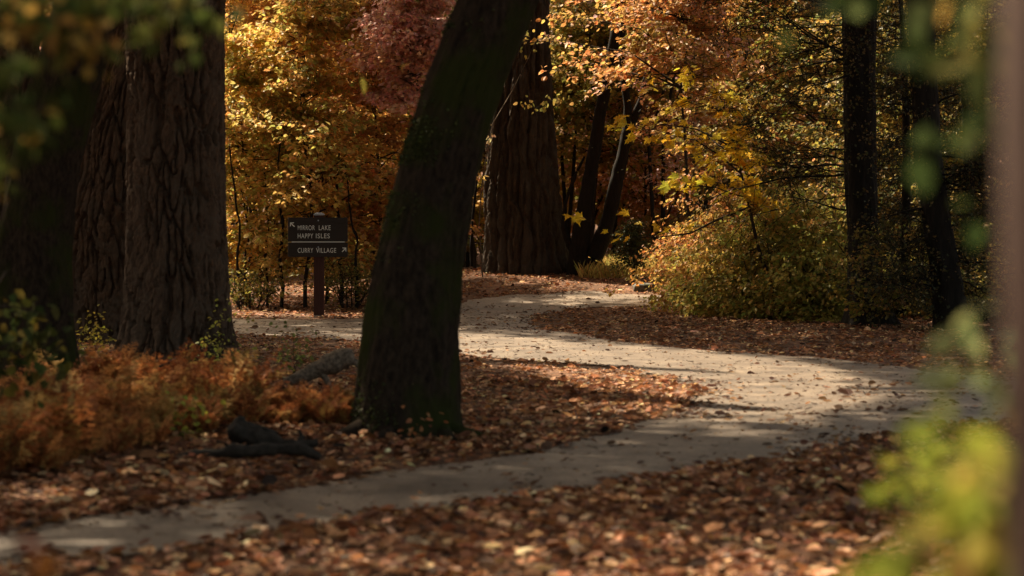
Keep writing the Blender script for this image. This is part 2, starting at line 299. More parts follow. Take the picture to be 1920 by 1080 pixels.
# ------------------------------------------------------------------ trunks with modelled bark
def trunk_mesh(g, rows, Y, z_top, kind, seed, zdet=None, res=.016, flare=.24, lobes=.05, yc=0.0):
    """rows: (photo row, left edge, right edge) down the trunk at depth Y"""
    rows = sorted(rows, key=lambda r: r[0]); py = np.array([r[0] for r in rows], float)
    cx = np.array([(r[1]+r[2])/2 for r in rows]); hw = np.array([(r[2]-r[1])/2 for r in rows])
    zz = (H0+(HY-py)/FPX*Y)[::-1]; X = ((cx-960)/FPX*Y)[::-1]; R = (hw/FPX*Y)[::-1]
    # extend above the frame along the last lean
    s = (X[-1]-X[-3])/(zz[-1]-zz[-3]); e = [zz[-1]+2.5, zz[-1]+5, z_top]
    X = np.append(X, [X[-1]+s*2.2, X[-1]+s*3.8, X[-1]+s*4.6]); R = np.append(R, [R[-1]*.86, R[-1]*.7, R[-1]*.2]); zz = np.append(zz, e)
    zb = float(terr(X[0], Y))-.12
    z1 = min(H0+HY/FPX*Y+.4, z_top) if zdet is None else zdet
    zs = np.concatenate([np.arange(min(zb, zz[0]-.05), z1, res*1.1), np.linspace(z1, z_top, 40)])
    c = np.interp(zs, zz, X); r = np.interp(zs, zz, R)
    k = max(3, int(.25/(res*1.1))) | 1; ker = np.hanning(k+2)[1:-1]; ker /= ker.sum()
    c = np.convolve(np.pad(c, k//2, mode='edge'), ker, 'valid'); r = np.convolve(np.pad(r, k//2, mode='edge'), ker, 'valid')
    rm = float(np.median(r[:len(r)//2])); nu = int(2*math.pi*rm/res); th = np.arange(nu)/nu*2*math.pi
    TH, ZZ = np.meshgrid(th, zs); RR = np.broadcast_to(r[:, None], TH.shape); CC = np.broadcast_to(c[:, None], TH.shape)
    hgt = ZZ-(zb+.12)
    fl = flare*np.exp(-np.clip(hgt, 0, None)/.22)*(.4+.8*np.clip(np.sin(TH*5+seed)+.5*np.sin(TH*3+seed*2), 0, 2))*rm
    lob = lobes*rm*(np.sin(TH*3+seed+ZZ*.3)+.7*np.sin(TH*5-seed+ZZ*.17))
    U = TH*rm; cosn, sinn = np.cos(TH), np.sin(TH)
    nx = fbm(cosn*2+ZZ*1.3+7, sinn*2+ZZ*.6, seed, 4)-.47
    if kind == 'plates':
        P = max(6, round(2*math.pi*rm/.105)); x = TH/(2*math.pi)*P+nx*1.7+.5*(fbm(cosn*5+3, sinn*5+ZZ*3.2, seed+8, 3)-.45); y = ZZ/.58+nx*1.8+vnoise(cosn*6, sinn*6+ZZ*2, seed)
        f1, f2, idc = worley(x, y, P, seed); e = f2-f1+.30*smooth(.46, .62, fbm(cosn*4+2, sinn*4+ZZ*1.7, seed+21, 3))
        d = .085*smooth(.04, .26, e)+.022*(idc-.5)
        f1, f2, idc = worley(x*2+3*nx, ZZ/.11+nx*6, P*2, seed+50); d = d+.017*smooth(0, .3, f2-f1)+.016*(idc-.5)
        d = d-.068
    elif kind == 'ridges':
        P = max(6, round(2*math.pi*rm/.19)); x = TH/(2*math.pi)*P+nx*1.1; y = ZZ/1.5+nx
        f1, f2, idc = worley(x, y, P, seed); d = .075*smooth(0, .4, f2-f1)+.035*(idc-.5)+.075*np.abs(np.sin(TH*9+nx*2.0+ZZ*.06))
        f1, f2, idc = worley(x*4+2*nx, ZZ/.22+nx*3, P*4, seed+50); d = d+.020*smooth(0, .3, f2-f1)+.018*(idc-.5)
        d = d-.10
    else:
        d = .035*(fbm(cosn*3+ZZ*.8, sinn*3+ZZ*1.1, seed, 4)-.47)+.020*(fbm(TH*8*rm*6/6.28, ZZ*5, seed+3, 4)-.47)*np.sin(TH/2)
        d = d+.034*(fbm(cosn*11+ZZ*3, sinn*11+ZZ*6, seed+5, 4)-.45)+.016*smooth(.05, .3, np.abs(np.sin(TH*11+9*nx)))*smooth(.4, .6, fbm(cosn*3, sinn*3+ZZ*2, seed+4, 3))
    RT = RR+fl+lob+d*(.4+.6*smooth(0, .3, RR))
    V = np.stack([CC+RT*np.cos(TH), Y+yc*ZZ+RT*np.sin(TH), ZZ], -1)
    nz = len(zs); idx = np.arange(nz*nu).reshape(nz, nu); nxi = np.roll(idx, -1, 1)
    F = np.stack([idx[:-1], nxi[:-1], nxi[1:], idx[1:]], -1).reshape(-1, 4)
    g.add(V.reshape(-1, 3), F)
    return c, r, zs
def sunT(X, Y, Z):                          # sunlight wanted on the ground spot this point shades; thins unseen crowns and canopy
    k = Z/SUN[2]; gx = X-SUN[0]*k; gy = Y-SUN[1]*k
    pts = np.array([(-1.2,36.8),(-.5,34.5),(.6,32),(1.9,28),(2.3,23.5),(1.6,19.3),(1.0,17.4)]); T = np.zeros(gx.shape); wt = [.85, 1.3, 1.8, 2.1, 1.25, .75, .45]
    for a, b, w0, w1 in zip(pts[:-1], pts[1:], wt[:-1], wt[1:]):
        v = b-a; t = np.clip(((gx-a[0])*v[0]+(gy-a[1])*v[1])/(v@v), 0, 1); d = np.hypot(gx-a[0]-t*v[0], (gy-a[1]-t*v[1])*.8)
        T = np.maximum(T, (w0+(w1-w0)*t)*np.exp(-(d/1.9)**2))
    T = np.maximum(T, smooth(42.5, 46, gy)*(1-.8*np.exp(-((gy-46.3)/3.6)**4)*smooth(-2, -.5, gx)*smooth(4.5, 2.5, gx)))
    T = np.maximum(T, smooth(38.5, 41.5, gy)*smooth(3, 4.5, gx)*.45)
    T = np.maximum(T, np.where((gx > -1) & (gy < 5.5), .9, 0))
    for cx_, cy_, rr_, a in ((-3.9, 25.3, 2.0, .45), (-5.6, 32.4, 2.0, .5), (-2.6, 20.0, 2.8, .5), (1.9, 9.8, 3.9, .8), (-2.6, 15.5, 1.5, .25), (2.8, 13, 2.2, .35), (3.2, 36, 2.6, .22), (0, 24.5, 2.3, .3)):
        T = np.maximum(T, a*np.exp(-(((gx-cx_)**2+(gy-cy_)**2)/rr_**2)**1.5))
    return T
def crown_cloud(g, n, c, rad, s, cols, r=rng):
    v = unit(r.normal(size=(n, 3)))*(r.uniform(.35, 1, (n, 1))**.5)*rad; P = c+v
    k = r.uniform(0, 1, n) > sunT(P[:, 0], P[:, 1], P[:, 2])*1.05; P = P[k]; n = len(P)
    leaves(g, P, r.normal(size=(n, 3)), r.normal(size=(n, 3)), r.uniform(.6, 1.2, n)*s, palette(cols, n))
GRN = [(.10,.065,.025),(.07,.05,.02),(.14,.08,.03)]
def big_tree(name, rows, Y, ztop, kind, seed, mat, label, cat='tree', crown=True, **kw):
    g = Geo(); c, r, zs = trunk_mesh(g, rows, Y, ztop, kind, seed, **kw)
    b = (float(c[0]), Y, float(terr(c[0], Y)))
    root = empty(name, b, label, cat)
    g.build('trunk', mat, root)
    if crown:
        g2 = Geo(); crown_cloud(g2, 5000, np.array([c[-1], Y, ztop-1.5]), np.array([3.6, 3.6, 3.2]), .27, GRN)
        g2.build('crown', M['needle'], root)
    return root
pine_b = big_tree('pine_tree', [(-20,247,424),(0,247,423),(200,252,420),(400,250,420),(560,243,427),(640,236,433),(700,226,440)], 28.2, 11, 'plates', 3, M['pine'],
         'thick pine trunk with plated bark, right of the pair, orange ferns at its foot', res=.013)
big_tree('pine_tree', [(-20,228,330),(60,215,325),(130,182,318),(250,150,310),(430,122,300),(600,126,300),(650,118,305)], 34.5, 12, 'plates', 11, M['pine_back'],
         'pine trunk with rough sunlit bark edge half hidden behind the nearer thick pine', res=.016)
big_tree('pine_tree', [(-20,-10,80),(150,-25,66),(300,-40,50),(500,-50,40),(640,-60,40)], 37, 13, 'plates', 17, M['pine'],
         'pine trunk at the far left, mostly hidden behind the dark leaning trunk', res=.025)
big_tree('leaning_tree', [(-20,110,232),(30,100,222),(100,80,205),(200,50,178),(300,25,155),(400,8,140),(500,-6,134),(600,-14,138),(700,-20,150),(740,-26,160)], 23.5, 13, 'smooth', 23, M['mossy'],
         'dark blurred trunk leaning right at the left edge behind low green leaves', res=.025)
mossy = big_tree('mossy_tree', [(-40,868,1022),(0,855,1003),(60,835,983),(150,800,946),(240,770,916),(330,744,892),(430,719,874),(500,705,863),(600,686,857),(700,676,858),(780,671,861),(830,664,866)], 18.8, 12, 'smooth', 31, M['mossy'],
         'big dark mossy trunk curving right beside the path', res=.014, flare=.09, lobes=.02)
big_tree('cedar_tree', [(-20,948,1028),(60,942,1029),(150,930,1034),(260,919,1040),(330,916,1046),(420,915,1054),(480,913,1062),(510,908,1072)], 56, 17, 'ridges', 41, M['pine_far'],
         'wide cedar trunk with deep vertical ridges on the mound where the path ends', res=.02, flare=.03, lobes=.035)
tk = [o for o in mossy.children if o.name.startswith('trunk')][0]; nv_ = len(tk.data.vertices); co = np.zeros(nv_*3, np.float32); tk.data.vertices.foreach_get('co', co); co = co.reshape(-1, 3)+parent_loc(mossy)
no_ = np.zeros(nv_*3, np.float32); tk.data.vertices.foreach_get('normal', no_); no_ = no_.reshape(-1, 3); rm_ = np.random.default_rng(91)
wz = co[:, 2]; pm = smooth(.15, .8, -no_[:, 0]+.15)*smooth(1.0, 2.2, wz)*smooth(5, 3.6, wz)*(no_[:, 1] < .5)+.8*smooth(.1, .7, -no_[:, 0]+.2)*smooth(.55, .1, wz)
pm = pm*smooth(.40, .56, fbm(co[:, 0]*5+co[:, 1]*3, wz*5, 71, 4)); pick = np.nonzero(rm_.uniform(0, 1, nv_) < pm*.55)[0]; m_ = len(pick)
g = Geo(); leaves(g, co[pick]+rm_.normal(0, .004, (m_, 3)), no_[pick]+rm_.normal(0, .5, (m_, 3))-np.array([0, 0, .5]), rm_.normal(size=(m_, 3)), rm_.uniform(.012, .034, m_), palette([(.05,.065,.018),(.035,.045,.014),(.07,.075,.02)], m_, rm_), LEAF)
g.build('moss', M['needle'], mossy, smooth=False)
g = Geo(); bx_, by_ = float(np.mean(co[wz < .15][:, 0])), 18.8
for k, (a0, L_, r0) in enumerate([(200, .62, .085), (238, .55, .07), (275, .50, .075), (318, .60, .08), (345, .7, .07)]):
    a = math.radians(a0); u = np.linspace(0, 1, 12); rad = .30+L_*u; x_ = bx_+np.cos(a+.25*np.sin(u*3+k))*rad; y_ = by_+np.sin(a+.25*np.sin(u*3+k))*rad
    tubes(g, np.stack([x_, y_, terr(x_, y_)+.10*(1-u)**1.5-.035*u-.01], 1)[None], (r0*(1.05-u)**.7)[None], 10)
g.build('roots', M['mossy'], mossy)
# twin trunks beside the cedar
def limb_tree(name, base, limbs, Y, label, mat, seed, cat='tree', sides=14, dy=None):
    root = empty(name, tuple(base), label, cat)
    for k, pl in enumerate(limbs):
        g = Geo(); P = np.array([pix(x, y, Y+(d if len(q) > 0 else 0)) for (x, y, d, q) in [(p[0], p[1], p[3] if len(p) > 3 else 0, 'q') for p in pl]])
        R = np.array([p[2]/FPX*Y/2*.88 for p in pl])
        t = np.linspace(0, len(P)-1, len(P)*8); P2 = np.stack([np.interp(t, np.arange(len(P)), P[:, i]) for i in range(3)], 1); R2 = np.interp(t, np.arange(len(P)), R)
        ker = np.hanning(11)[1:-1]; ker /= ker.sum()
        P2 = np.stack([np.convolve(np.pad(P2[:, i], 4, mode='edge'), ker, 'valid') for i in range(3)], 1)
        R2 = R2*(1+.10*(vnoise(t*3, t*0+k, seed)-.5))
        tubes(g, P2[None], R2[None], sides)
        V = g.V[0]; g.V[0] = V+((vnoise(V[:, 0]*14+V[:, 1]*9, V[:, 2]*5, seed)-.5)[:, None]*np.array([.035, .035, 0])).astype(np.float32)
        g.build('trunk' if k < 2 or R2.mean() > .06 else 'branch', mat, root)
    return root
b = gp(1095, 512)
b = np.array([(1095-960)/FPX*55, 55, terr(1.6, 55)])
limb_tree('twin_trunk_tree', b, [
    [(1082,520,52),(1084,480,44),(1092,420,36),(1103,350,31),(1115,280,29),(1124,220,27),(1134,170,26),(1148,100,24),(1160,20,22),(1165,-60,20)],
    [(1092,522,50),(1110,490,42),(1128,450,36),(1146,390,31),(1158,330,28),(1170,280,26),(1178,240,22),(1176,190,17),(1166,120,13),(1170,30,10),(1172,-60,8)],
    [(1170,275,18),(1182,240,17),(1198,200,15),(1215,140,13),(1226,60,11),(1230,-60,9)],
    [(1070,460,16),(1056,430,13),(1060,380,9),(1078,330,7),(1098,290,5)]], 55, 'dark twin trunked tree curving right from the foot of the cedar', M['dark'], 5)
for (x, pl, lb) in [(868, [(866,506,14),(867,440,12),(872,380,11),(880,300,10),(890,200,8),(905,60,6),(910,-40,5)], 'thin dark stem just right of the mossy trunk'),
                (884, [(884,505,9),(884,430,7),(890,370,6),(900,300,5),(908,240,4),(915,150,3)], 'thinnest dark stem in the gap between mossy trunk and cedar')]:
    bb = np.array([(x-960)/FPX*57, 57, terr((x-960)/FPX*57, 57)])
    limb_tree('thin_tree', bb, [pl], 57, lb, M['dark'], 9, sides=8)
# dark trees on the right
rr = big_tree('dark_tree', [(-20,1577,1642),(0,1577,1642),(100,1580,1640),(300,1584,1641),(450,1590,1646),(520,1590,1652),(570,1588,1664),(612,1582,1680)], 41, 15, 'smooth', 51, M['dark'],
         'straight dark trunk with flared foot rising behind the right hand shrubs', res=.022, flare=.3)
big_tree('dark_tree', [(-20,1700,1752),(100,1706,1752),(300,1716,1764),(450,1736,1788),(540,1750,1806),(625,1756,1822)], 39, 13, 'smooth', 57, M['dark'],
         'dark leaning trunk wrapped in twigs right of the straight dark trunk', res=.03)

# ------------------------------------------------------------------ leafy trees
def leafy(name, label, base, H, spread, cols, seed, nb=90, lsize=.125, layer=.25, lean=(0,0), stem_r=.045, bias=None, h0=.12, cat='tree', group=None, nstem=1, tw=7, lp=13,
          mat='leaf', tpl=LEAF, droop=.0, stemmat='twig', up=.25, colvar=.25, crownname='crown', rmul=1.):
    r = np.random.default_rng(seed); base = np.array(base, float)
    root = empty(name, tuple(base), label, cat, group)
    gs = Geo(); gl = Geo(); t = np.linspace(0, 1, 12)
    for s in range(nstem):
        off = np.array([0, 0]) if nstem == 1 else r.normal(0, spread*.28, 2)
        ln = np.array(lean)+(0 if nstem == 1 else off*.9)
        wob = np.stack([(vnoise(t*3, t*0, seed+s)-.5)*.35*(t > .1), (vnoise(t*3, t*0+5, seed+s)-.5)*.35*(t > .1)], 1)*min(H/5, 1)
        hh = H*(1 if nstem == 1 else .45+.75*r.uniform()**2)
        S = np.stack([base[0]+off[0]*.5+ln[0]*t**1.3+wob[:, 0], base[1]+off[1]*.5+ln[1]*t**1.3+wob[:, 1], base[2]-.05+t*hh], 1)
        tubes(gs, S[None], (stem_r*(1.02-t)**.8)[None], 8)
        n = nb//nstem; q = np.sort(r.uniform(h0, .99, n)); O = np.stack([np.interp(q, t, S[:, i]) for i in range(3)], 1)
        az = np.arange(n)*2.4+r.uniform(0, .9, n)+s
        L = spread*(1-.55*q**2)*r.uniform(.25, 1.25, n)*np.where(q < .25, .8, 1)
        if bias is not None: L = L*(1+bias[2]*np.cos(az-math.atan2(bias[1], bias[0])))
        D = np.stack([np.cos(az), np.sin(az)], 1); u = np.linspace(0, 1, 6)
        rise = (up+r.normal(0, .32, n))
        B = np.zeros((n, 6, 3)); B[:, :, :2] = O[:, None, :2]+D[:, None]*(L[:, None]*u)[:, :, None]
        B[:, :, 2] = O[:, None, 2]+(L*rise)[:, None]*(u*1.6-u**2*(1.0+droop))[None]
        B += r.normal(0, .05, B.shape)*u[None, :, None]*np.minimum(L, 1)[:, None, None]*2
        tubes(gs, B, (.006*rmul+.006*L[:, None])*(1.05-u)[None], 4)
        bc = r.normal(0, colvar, n)                                   # every spray has its own shade
        # side twigs lying in the plane of the spray
        m = tw; qq = np.tile(np.linspace(.25, 1, m), (n, 1))+r.uniform(-.06, .06, (n, m)); qq = np.clip(qq, 0.1, 1)
        f = qq*5; i0 = np.minimum(f.astype(int), 4); ff = (f-i0)[..., None]; ii = np.arange(n)[:, None]
        TP = B[ii, i0]*(1-ff)+B[ii, i0+1]*ff
        sgn = np.where(np.arange(m)%2 == 0, 1, -1)[None]; ta = az[:, None]+sgn*r.uniform(.4, 1.2, (n, m)); tl = L[:, None]*r.uniform(.3, .6, (n, m))*(1.15-qq*.7)
        w4 = np.linspace(0, 1, 4)
        TD = np.stack([np.cos(ta), np.sin(ta)], -1)
        TW = np.zeros((n, m, 4, 3)); TW[..., :2] = TP[:, :, None, :2]+TD[:, :, None]*(tl[..., None]*w4)[..., None]; TW[..., 2] = TP[:, :, None, 2]+(tl*r.uniform(-.15, .35, (n, m)))[..., None]*w4-.04*droop*w4
        TW = TW.reshape(n*m, 4, 3); tubes(gs, TW, np.tile(.004*rmul*(1.1-w4), (n*m, 1)), 3)
        # leaves along the twigs
        k = lp; v = r.uniform(.1, 1.05, (n*m, k)); f = np.clip(v, 0, .999)*3; i0 = f.astype(int); ff = (f-i0)[..., None]; ii = np.arange(n*m)[:, None]
        LP = TW[ii, i0]*(1-ff)+TW[ii, i0+1]*ff; LP = LP+r.normal(0, 1, LP.shape)*np.array([.075, .075, layer*.26])
        cnt = n*m*k; LP = LP.reshape(-1, 3)
        dirn = np.repeat(np.concatenate([TD.reshape(-1, 2), np.zeros((n*m, 1))], 1), k, 0)+r.normal(0, .7, (cnt, 3))*np.array([1, 1, .3])-np.array([0, 0, .35+droop*.5])
        N = np.stack([r.normal(0, .55, cnt), r.normal(0, .55, cnt), r.uniform(.25, 1, cnt)], 1)
        shade = np.repeat(bc, m*k)
        hfac = np.repeat(q, m*k)
        cols_a = np.array(cols, float); ci = np.clip(((np.repeat(r.uniform(0, 1, n), m*k)*.65+r.uniform(0, 1, cnt)*.35)*len(cols_a)).astype(int), 0, len(cols_a)-1)
        col = np.clip(cols_a[ci]*(1+shade*.6+r.normal(0, .16, cnt))[:, None]*(1+r.normal(0, .07, (cnt, 3))), .005, .95)
        leaves(gl, LP, dirn, N, lsize*r.uniform(.65, 1.25, cnt), col, tpl, r)
    gs.build('stem', M[stemmat], root); gl.build(crownname, M[mat], root, smooth=False)
    return root
YEL = [(.68,.48,.13),(.64,.40,.11),(.72,.52,.17),(.50,.45,.12),(.66,.37,.12),(.40,.38,.10)]
ORA = [(.62,.32,.12),(.64,.36,.15),(.56,.25,.09),(.60,.38,.11),(.42,.31,.08)]
RED = [(.88,.54,.46),(.90,.60,.52),(.84,.46,.40),(.86,.56,.36),(.90,.56,.50)]
OLV = [(.30,.26,.055),(.38,.28,.06),(.24,.23,.05),(.44,.26,.07),(.20,.20,.045)]
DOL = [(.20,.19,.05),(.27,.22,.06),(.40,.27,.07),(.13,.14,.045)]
def at(px, Y): x = (px-960)/FPX*Y; return (x, Y, float(terr(x, Y)))
GB = 'autumn trees behind the sign'
leafy('dogwood_tree', 'yellow leaved dogwood with dark stem directly behind the sign', at(572, 50), 6.4, 1.9, YEL, 101, nb=150, group=GB)
leafy('dogwood_tree', 'golden green dogwood growing just right of the thick pine trunk', at(455, 50.5), 5.6, 1.5, YEL+OLV[:2], 102, nb=110, group=GB)
leafy('dogwood_tree', 'orange and gold dogwood with a dark stem between sign and mossy trunk', at(712, 51), 6.4, 1.7, YEL[:3]+ORA, 103, nb=130, group=GB)
leafy('maple_tree', 'rosy red tree above and right of the sign, left of the mossy trunk', at(785, 49.6), 7.6, 1.5, RED, 104, nb=150, h0=.50, group=GB)
leafy('maple_tree', 'tall orange tree filling the top between pine and red tree', at(600, 56), 8.6, 2.5, ORA+YEL[:2], 105, nb=160, h0=.35, group=GB)
leafy('maple_tree', 'tall amber tree at the top directly right of the thick pine', at(430, 55), 8.6, 2.4, YEL[:3]+ORA[:2], 106, nb=150, h0=.3, group=GB)
leafy('dogwood_tree', 'low yellow dogwood behind the mossy trunk in the gap', at(890, 61), 5.2, 1.8, [(.62,.46,.08),(.5,.4,.07),(.6,.34,.07)], 107, nb=90, group=GB)
GM = 'autumn trees around the cedar'
leafy('maple_tree', 'olive gold tree behind the twin trunks, right of the cedar', at(1110, 62), 9.0, 2.6, OLV+YEL[:2], 108, nb=150, h0=.3, group=GM)
leafy('maple_tree', 'pinkish orange tree spreading level sprays right of the twin trunks', at(1290, 52), 7.2, 2.7, RED[1:2]+ORA+RED[3:], 109, nb=110, h0=.60, group=GM, bias=(-1,0,.35))
leafy('maple_tree', 'orange brown tree above the right hand shrubs', at(1400, 58), 8.8, 2.8, ORA+OLV[:2], 110, nb=150, h0=.25, group=GM)
leafy('maple_tree', 'yellow olive tree behind the straight dark trunk', at(1550, 56), 8.4, 2.8, OLV+[(.5,.33,.07)], 111, nb=140, h0=.2, group=GM)
leafy('dogwood_tree', 'russet tree low behind the twin trunks', at(1220, 63), 6.0, 2.4, ORA[:3]+RED[:2], 112, nb=110, h0=.2, group=GM)
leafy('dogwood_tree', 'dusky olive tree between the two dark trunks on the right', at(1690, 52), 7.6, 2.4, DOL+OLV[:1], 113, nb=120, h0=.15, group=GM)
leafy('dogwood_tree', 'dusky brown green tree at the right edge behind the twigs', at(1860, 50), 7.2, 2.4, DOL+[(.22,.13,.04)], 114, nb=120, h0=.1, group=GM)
# bright maple leaves hanging from a bough
leafy('maple_sapling', 'slim sapling with large bright yellow star shaped leaves', at(1460, 43.6), 4.1, 1.6, [(.86,.58,.05),(.82,.50,.04),(.86,.62,.07)], 120, nb=26, lsize=.14, lean=(-1.1,0), h0=.48, tpl=MAPLE, tw=4, lp=5, bias=(-1,-.2,.9), group=None)
# shrubs to the right of the path
GS = 'low shrubs along the right side of the path'
SH = [(.44,.40,.09),(.52,.40,.10),(.34,.34,.08),(.56,.36,.10)]
for (px, Y, H, sp, cols, sd_, lb) in [
    (1335, 46.5, 1.35, .85, ORA+SH, 130, 'orange tinted shrub at the left end of the row beside the flat rock'),
    (1375, 45.0, 1.8, .95, SH+YEL[:2], 131, 'bushy yellow green shrub second from the flat rock'),
    (1455, 44.0, 2.1, 1.0, SH+OLV[:2], 132, 'tallest olive shrub in the middle of the row'),
    (1540, 43.0, 1.9, .95, SH, 133, 'green shrub just left of the straight dark trunk'),
    (1335, 49.5, 2.9, 1.3, ORA+YEL[:2], 134, 'amber bush rising behind the orange tinted shrub'),
    (1500, 48.0, 2.9, 1.4, OLV+ORA[:1], 136, 'high brown green bush behind the middle of the row'),
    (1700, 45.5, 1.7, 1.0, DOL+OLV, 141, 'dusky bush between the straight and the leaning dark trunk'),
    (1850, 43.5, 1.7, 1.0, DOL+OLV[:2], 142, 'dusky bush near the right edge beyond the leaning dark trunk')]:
    leafy('shrub', lb, at(px, Y), H, sp, cols, sd_, nb=210, lsize=.088, nstem=14, stem_r=.014, h0=.05, cat='shrub', group=GS, tw=6, lp=8, up=.55, rmul=.6, droop=.55)
leafy('shrub', 'small shrub with round pale leaves in front of the straight dark trunk', at(1645, 39.8), 1.45, .55, OLV+[(.45,.36,.1)], 135, nb=40, lsize=.085, nstem=5, stem_r=.012, h0=.3, cat='shrub', group=GS, tw=4, lp=7, up=.6, rmul=.6)
leafy('shrub', 'dark twiggy shrub at the foot of the dark leaning trunk', at(1790, 40), 1.6, .9, DOL+OLV[:1], 137, nb=70, lsize=.07, nstem=7, stem_r=.014, h0=.1, cat='shrub', group=GS, tw=5, lp=6, up=.6)
leafy('shrub', 'low dark undergrowth bush under the dogwoods left of the sign', at(470, 48.6), 1.0, .8, DOL+OLV[:2], 138, nb=60, lsize=.07, nstem=7, stem_r=.02, h0=.3, cat='shrub', tw=4, lp=6, up=.6)
leafy('shrub', 'low dark undergrowth bush between the sign post and the mossy trunk', at(655, 48.8), 1.0, .8, DOL+OLV[:1], 139, nb=60, lsize=.07, nstem=7, stem_r=.02, h0=.3, cat='shrub', tw=4, lp=6, up=.6)
leafy('young_conifer', 'small dark conifer sapling left of the flat rock', at(1186, 53), 1.35, .42, [(.05,.065,.03),(.08,.09,.03)], 140, nb=60, lsize=.05, stem_r=.028, h0=.3, tw=6, lp=10, mat='needle', up=.1)
# dark bare understory stems
GT = 'slim dark stems behind the sign'
for k, (px, Y, wpx, top) in enumerate([(447,49,9,380),(462,50,7,420),(500,50,8,400),(528,49.5,10,360),(640,50,12,390),(668,49,9,420),(488,52,7,300),(612,51,8,330)]):
    bb = at(px, Y)
    limb_tree('bare_stem', bb, [[(px,590,wpx),(px+2,540,wpx*.9),(px-3,480,wpx*.8),(px+4,(480+top)/2,wpx*.65),(px+random.uniform(-12,12),top,wpx*.5),(px+random.uniform(-25,25),top-120,wpx*.3)]], Y,
              ['slim dark stem nearest the thick pine, left of the sign','short slim dark stem a little left of the sign','slim dark stem midway between pine and sign','dark stem close to the left end of the sign board','stout dark stem close to the right end of the sign board','slim dark stem beside the mossy trunk','thin dark stem set back left of the sign','thin dark stem directly behind the sign post'][k], M['dark'], 60+k, sides=6).__setitem__('group', GT)
# twiggy dead branches on the dark right-hand trees
def dead_branches(root, P0, dirs, seed, n2=9, n3=5, L=(1.2, 2.6), r0=.020, leafcol=None, sag=.35):
    r = np.random.default_rng(seed); P0 = np.array(P0); n = len(P0); D = unit(np.array(dirs, float)); K = 8; u = np.linspace(0, 1, K)
    Ls = r.uniform(*L, n); B = P0[:, None]+D[:, None]*(Ls[:, None]*u)[..., None]
    B[:, :, 2] -= (Ls[:, None]*sag*u**2*r.uniform(-.3, 1.2, (n, 1))); B += np.cumsum(r.normal(0, .035, B.shape), 1)
    g = Geo(); tubes(g, B, r0*(1.08-u)[None]*r.uniform(.5, 1.2, (n, 1)), 5)
    def sub(B, m, frac, rad, Lp):
        n, K, _ = B.shape; q = r.uniform(.2, 1, (n, m))*(K-1.001); i = q.astype(int); f = (q-i)[..., None]; ii = np.arange(n)[:, None]
        P = (B[ii, i]*(1-f)+B[ii, i+1]*f).reshape(-1, 3); T = unit((B[ii, i+1]-B[ii, i]).reshape(-1, 3)); d = unit(T+r.normal(0, .75, T.shape)); l = np.repeat(Lp, m)*r.uniform(.25, .7, n*m)*frac
        u = np.linspace(0, 1, 5); S = P[:, None]+d[:, None]*(l[:, None]*u)[..., None]+np.cumsum(r.normal(0, .02, (n*m, 5, 3)), 1)*np.minimum(l, .6)[:, None, None]*2
        tubes(g, S, rad*(1.1-u)[None]*np.ones((n*m, 1)), 3); return S, l
    S, l = sub(B, n2, 1, .0065, Ls); S3, l3 = sub(S, n3, 1.0, .0035, l)
    g.build('branches', M['dark'], root)
    if leafcol is not None:
        m = leafcol[1]; k = r.integers(0, len(S3), m); Q = S3[k, r.integers(1, 5, m)]+r.normal(0, .02, (m, 3))
        g = Geo(); leaves(g, Q, r.normal(size=(m, 3))-np.array([0, 0, .3]), r.normal(size=(m, 3)), r.uniform(.6, 1.2, m)*leafcol[2], palette(leafcol[0], m, r), LEAF, r); g.build('foliage', M['needle'], root, smooth=False)
r_ = np.random.default_rng(77)
def tx(root_rows, Y, n, ylo, yhi, side):
    ys_ = r_.uniform(ylo, yhi, n); P = []; D = []
    for y in ys_:
        x = np.interp(y, [q[0] for q in root_rows], [q[1] for q in root_rows]); P.append(pix(x, y, Y)); s = side if side else r_.choice([-1, 1])
        D.append((s*r_.uniform(.5, 1), r_.uniform(-.7, .6), r_.uniform(-.1, .5)))
    return P, D
P, D = tx([(-50,1609),(600,1625)], 41, 34, -40, 420, -1)
dead_branches(rr, P, D, 201, L=(1.4, 3.4), leafcol=([(.05,.055,.02),(.09,.08,.025)], 2600, .05))
dk2 = [o for o in bpy.data.objects if o.name.startswith('dark_tree') and o.parent is None][-1]
P, D = tx([(-50,1730),(600,1785)], 39, 60, -40, 590, 0)
dead_branches(dk2, P, D, 202, L=(.6, 1.7), leafcol=([(.035,.04,.018),(.06,.055,.02),(.12,.08,.03)], 9000, .06))
# conifer mass behind the two right trees, leaf colours darkened in place of shade
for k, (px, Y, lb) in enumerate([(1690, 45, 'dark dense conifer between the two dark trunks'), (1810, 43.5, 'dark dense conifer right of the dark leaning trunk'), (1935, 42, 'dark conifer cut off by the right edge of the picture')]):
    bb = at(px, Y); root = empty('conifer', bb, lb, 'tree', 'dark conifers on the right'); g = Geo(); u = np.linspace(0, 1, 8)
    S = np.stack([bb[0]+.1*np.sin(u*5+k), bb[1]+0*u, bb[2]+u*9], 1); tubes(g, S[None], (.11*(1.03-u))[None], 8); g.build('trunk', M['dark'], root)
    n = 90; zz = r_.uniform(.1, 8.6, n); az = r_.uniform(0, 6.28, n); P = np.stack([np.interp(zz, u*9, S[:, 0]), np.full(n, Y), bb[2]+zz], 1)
    dead_branches(root, P, np.stack([np.cos(az), np.sin(az), r_.uniform(-.2, .35, n)], 1), 210+k, L=(.5, 1.5), r0=.014, n2=6, n3=4, leafcol=([(.03,.036,.016),(.05,.05,.02),(.16,.11,.03),(.08,.065,.025)], 9000, .06))

